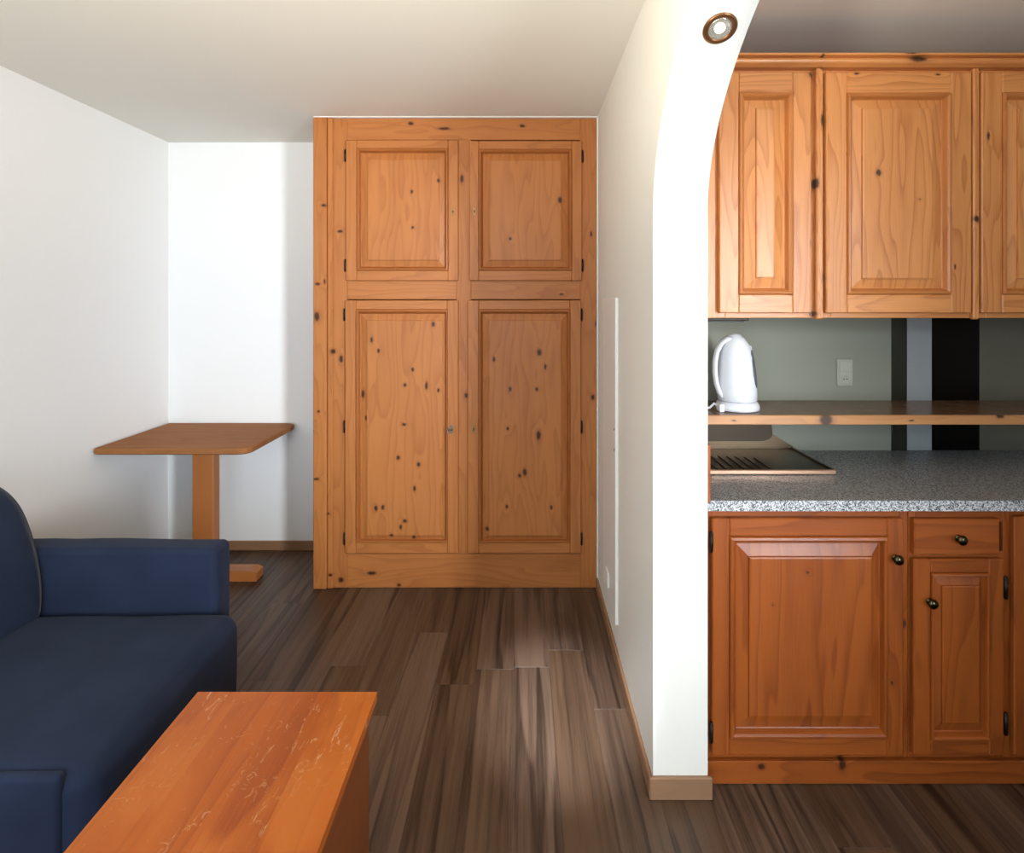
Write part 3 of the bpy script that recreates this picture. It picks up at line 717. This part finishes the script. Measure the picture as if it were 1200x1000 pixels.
# ring with open centre
m = MB(); prof = [(.0285, .0005), (.042, .0005), (.0425, .003), (.040, .006), (.036, .007), (.031, .006), (.0285, .004)]
V = []; Fc = []; n = 40
for (r_, z_) in prof:
    for k in range(n):
        a = 2 * math.pi * k / n; V.append(mt @ Vector((r_ * math.cos(a), r_ * math.sin(a), z_)))
L = len(prof)
for i in range(L):
    for k in range(n): Fc.append([i * n + k, i * n + (k + 1) % n, ((i + 1) % L) * n + (k + 1) % n, ((i + 1) % L) * n + k])
m.add(V, Fc, smooth=True); m.obj('rim', M_RIM, spo)
fit('reflector', [(.0282, .0006), (.0282, .0042), (.027, .0045), (.022, .003), (.014, .0016), (.006, .0012), (.001, .001)], M_REFL)
fit('bulb', [(.012, .0022), (.013, .004), (.010, .0065), (.003, .0078)], M_GLOW)

# ---------------------------------------------------------------- hatch on the partition
ap = thing('access_panel', 'tall shallow white access panel on the side of the partition wall near the wardrobe', 'panel', (XP0, 2.45, .173))
ay0, ay1, az0, az1 = 2.265, 2.66, .175, 1.535
MB().box(XP0 - .008, XP0 - .0005, ay0 + .03, ay1 - .03, az0 + .03, az1 - .03, .002).obj('hatch', M_WHITE, ap)
m = MB(); xa, xb = XP0 - .014, XP0 - .0005
m.box(xa, xb, ay0, ay0 + .03, az0, az1, .002); xc = XP0 - .0065; m.box(xc, xb, ay1 - .03, ay1, az0, az1, .002); m.box(xc, xb, ay0 + .03, ay1 - .03, az0, az0 + .03, .002); m.box(xc, xb, ay0 + .03, ay1 - .03, az1 - .03, az1, .002)
m.obj('frame', M_WHITE, ap)
for zz in (.90, .985): MB().lathe([(.004, 0), (.006, .001), (.004, .003)], 12, Matrix.Translation((xa - .0002, ay0 + .015, zz)) @ Matrix.Rotation(R(-90), 4, 'Y')).obj('screw', M_BRASS, ap)
MB().box(XP0 - .016, XP0 - .0085, 2.46, 2.53, .225, .295, .003).obj('vent_cover', M_WHITE, ap)

# ---------------------------------------------------------------- alcove table
M_TAB = wood('table_oak', (.33, .135, .048), (.18, .064, .022), contrast=.4, vary=.2, rough=.6, ring=55, spec=.1)
M_LEG = wood('table_leg_wood', (.47, .165, .045), (.28, .085, .02), contrast=.3, vary=.2, rough=.35)
tz = .782; ty0, ty1 = PX(0, 1) * 0 + (EYE - tz) * F / (526 - CY), YB - .016
tx0, tx1 = XL + .014, -1.375
tb = thing('dining_table', 'small brown wooden pedestal table in the alcove against the white walls', 'table', (-1.77, 3.02, 0))
pts = []
rc = .055
for (cx_, cy_, a0) in ((tx1 - rc, ty0 + rc, -90), (tx1 - rc, ty1 - rc, 0), (tx0 + .012, ty1 - .012, 90), (tx0 + .012, ty0 + .012, 180)):
    rr = rc if cx_ > -1.6 else .012
    for k in range(9): a = R(a0 + 90 * k / 8); pts.append((cx_ + rr * math.cos(a), cy_ + rr * math.sin(a)))
def inset(k): 
    c0 = (sum(p[0] for p in pts) / len(pts), sum(p[1] for p in pts) / len(pts))
    return [(p[0] + (k if p[0] < c0[0] else -k), p[1] + (k if p[1] < c0[1] else -k)) for p in pts]
loops = [[(x, y, z) for x, y in inset(k)] for k, z in ((.006, tz - .032), (0, tz - .026), (0, tz - .006), (.002, tz - .002), (.006, tz))]
MB().rings(loops, smooth=False, grain='x').obj('tabletop', M_TAB, tb)
lx0, lx1 = PX(226, 2.98), PX(251, 2.98)
MB().box(lx0, lx1, 2.97, 3.04, .06, tz - .0585, .006).obj('pedestal', M_LEG, tb)
MB().box(lx0 - .16, lx1 + .17, 2.96, 3.05, tz - .058, tz - .0325, .004, 'x').obj('top_bearer', M_TAB, tb)
xe = PX(303, 2.99); xw = lx0 + lx1 - xe
MB().prism([(xw, .001), (xe, .001), (xe, .035), (xe - .04, .05), (lx1 + .02, .095), (lx0 - .02, .095), (xw + .04, .05), (xw, .035)], 1, 2.965, 2.9695, 'x') 
f = MB(); f.prism([(xw, .001), (xe, .001), (xe, .045), (xe - .03, .057), (xw + .03, .057), (xw, .045)], 1, 2.965, 3.045, 'x'); f.obj('foot', M_LEG, tb)

# ---------------------------------------------------------------- sofa
t = NT('navy_fabric'); co = t.new('ShaderNodeTexCoord').outputs['Object']
wv = t.noise(co, 900, 2); lg = t.noise(co, 5, 3)
c = t.mix(t.rng(lg, .3, .7), (.0125, .019, .042), (.018, .0265, .055)); c = t.mix(t.rng(wv, .35, .65, 0, .25), c, (.026, .038, .080))
t.bump(t.math('ADD', t.math('MULTIPLY', wv, .15), t.math('MULTIPLY', t.noise(co, 14, 3), .5)), .25, .006)
t.b.inputs['Sheen Weight'].default_value = .06; t.b.inputs['Sheen Roughness'].default_value = .4
M_NAVY = t.out(c, .92, 0, .2)
sofa = thing('sofa', 'navy blue fabric sofa with low boxy arm beside the coffee table', 'sofa', (-1.6, 1.65, 0))
s0x, sfx = -2.10, -1.03
yN, yA = 1.30, 2.005
MB().rbox(s0x, sfx, yN, yA - .004, .035, .385, .05, 12, (.018, 0, .012), .010, 4).obj('seat', M_NAVY, sofa)
MB().rbox(s0x, -1.128, yA, yA + .11, .02, .605, .022, 10, (.004, .006, .004), .006, 5).obj('armrest', M_NAVY, sofa)
prof = [(-1.735, .37), (-1.732, .45), (-1.748, .57), (-1.776, .678), (-1.822, .786), (-1.885, .855), (-1.96, .89), (-2.04, .885), (-2.09, .84), (-2.105, .76), (-2.11, .60), (-2.11, .39)]
def smooth_poly(p, it=2):
    for _ in range(it):
        q = [p[0]]
        for a, b in zip(p, p[1:]): q += [(a[0] * .75 + b[0] * .25, a[1] * .75 + b[1] * .25), (a[0] * .25 + b[0] * .75, a[1] * .25 + b[1] * .75)]
        p = q + [p[-1]]
    return p
pp = smooth_poly(prof); cxp, czp = -1.93, .6
loops = []
for i in range(17):
    u = i / 16; y = yN + .01 + (yA - .008 - yN - .01) * u
    e = min(u, 1 - u) * .70; k = 1 - .10 * max(0, 1 - e / .05) ** 2
    loops.append([(cxp + (x - cxp) * k + .004 * noise.noise(Vector((x * 4, y * 4, z * 4))), y, czp + (z - czp) * k) for x, z in pp])
MB().rings(loops).obj('backrest', M_NAVY, sofa)
MB().rbox(s0x + .03, PX(72, yN), yN - .012, yN + .02, .06, PZ(908, yN), .0155, 8).obj('side_panel', M_NAVY, sofa)

# ---------------------------------------------------------------- coffee table
TK = []
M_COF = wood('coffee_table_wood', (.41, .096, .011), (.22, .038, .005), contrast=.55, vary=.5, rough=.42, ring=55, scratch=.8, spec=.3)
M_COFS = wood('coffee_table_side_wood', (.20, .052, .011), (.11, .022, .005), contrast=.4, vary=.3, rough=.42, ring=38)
hz = .45; cf = (EYE - hz) * F / (811 - CY); cn = .42
cl, cr = PX(232, cf), PX(442, cf)
ct = thing('coffee_table', 'worn reddish wooden coffee table in front of the navy sofa', 'table', ((cl + cr) / 2, 1.0, 0))
nb = 4; wdt = (cr - cl) / nb
for k in range(nb): MB().box(cl + k * wdt, cl + (k + 1) * wdt, cn, cf, hz - .024, hz, .00015, 'y').obj('board', M_COF, ct)
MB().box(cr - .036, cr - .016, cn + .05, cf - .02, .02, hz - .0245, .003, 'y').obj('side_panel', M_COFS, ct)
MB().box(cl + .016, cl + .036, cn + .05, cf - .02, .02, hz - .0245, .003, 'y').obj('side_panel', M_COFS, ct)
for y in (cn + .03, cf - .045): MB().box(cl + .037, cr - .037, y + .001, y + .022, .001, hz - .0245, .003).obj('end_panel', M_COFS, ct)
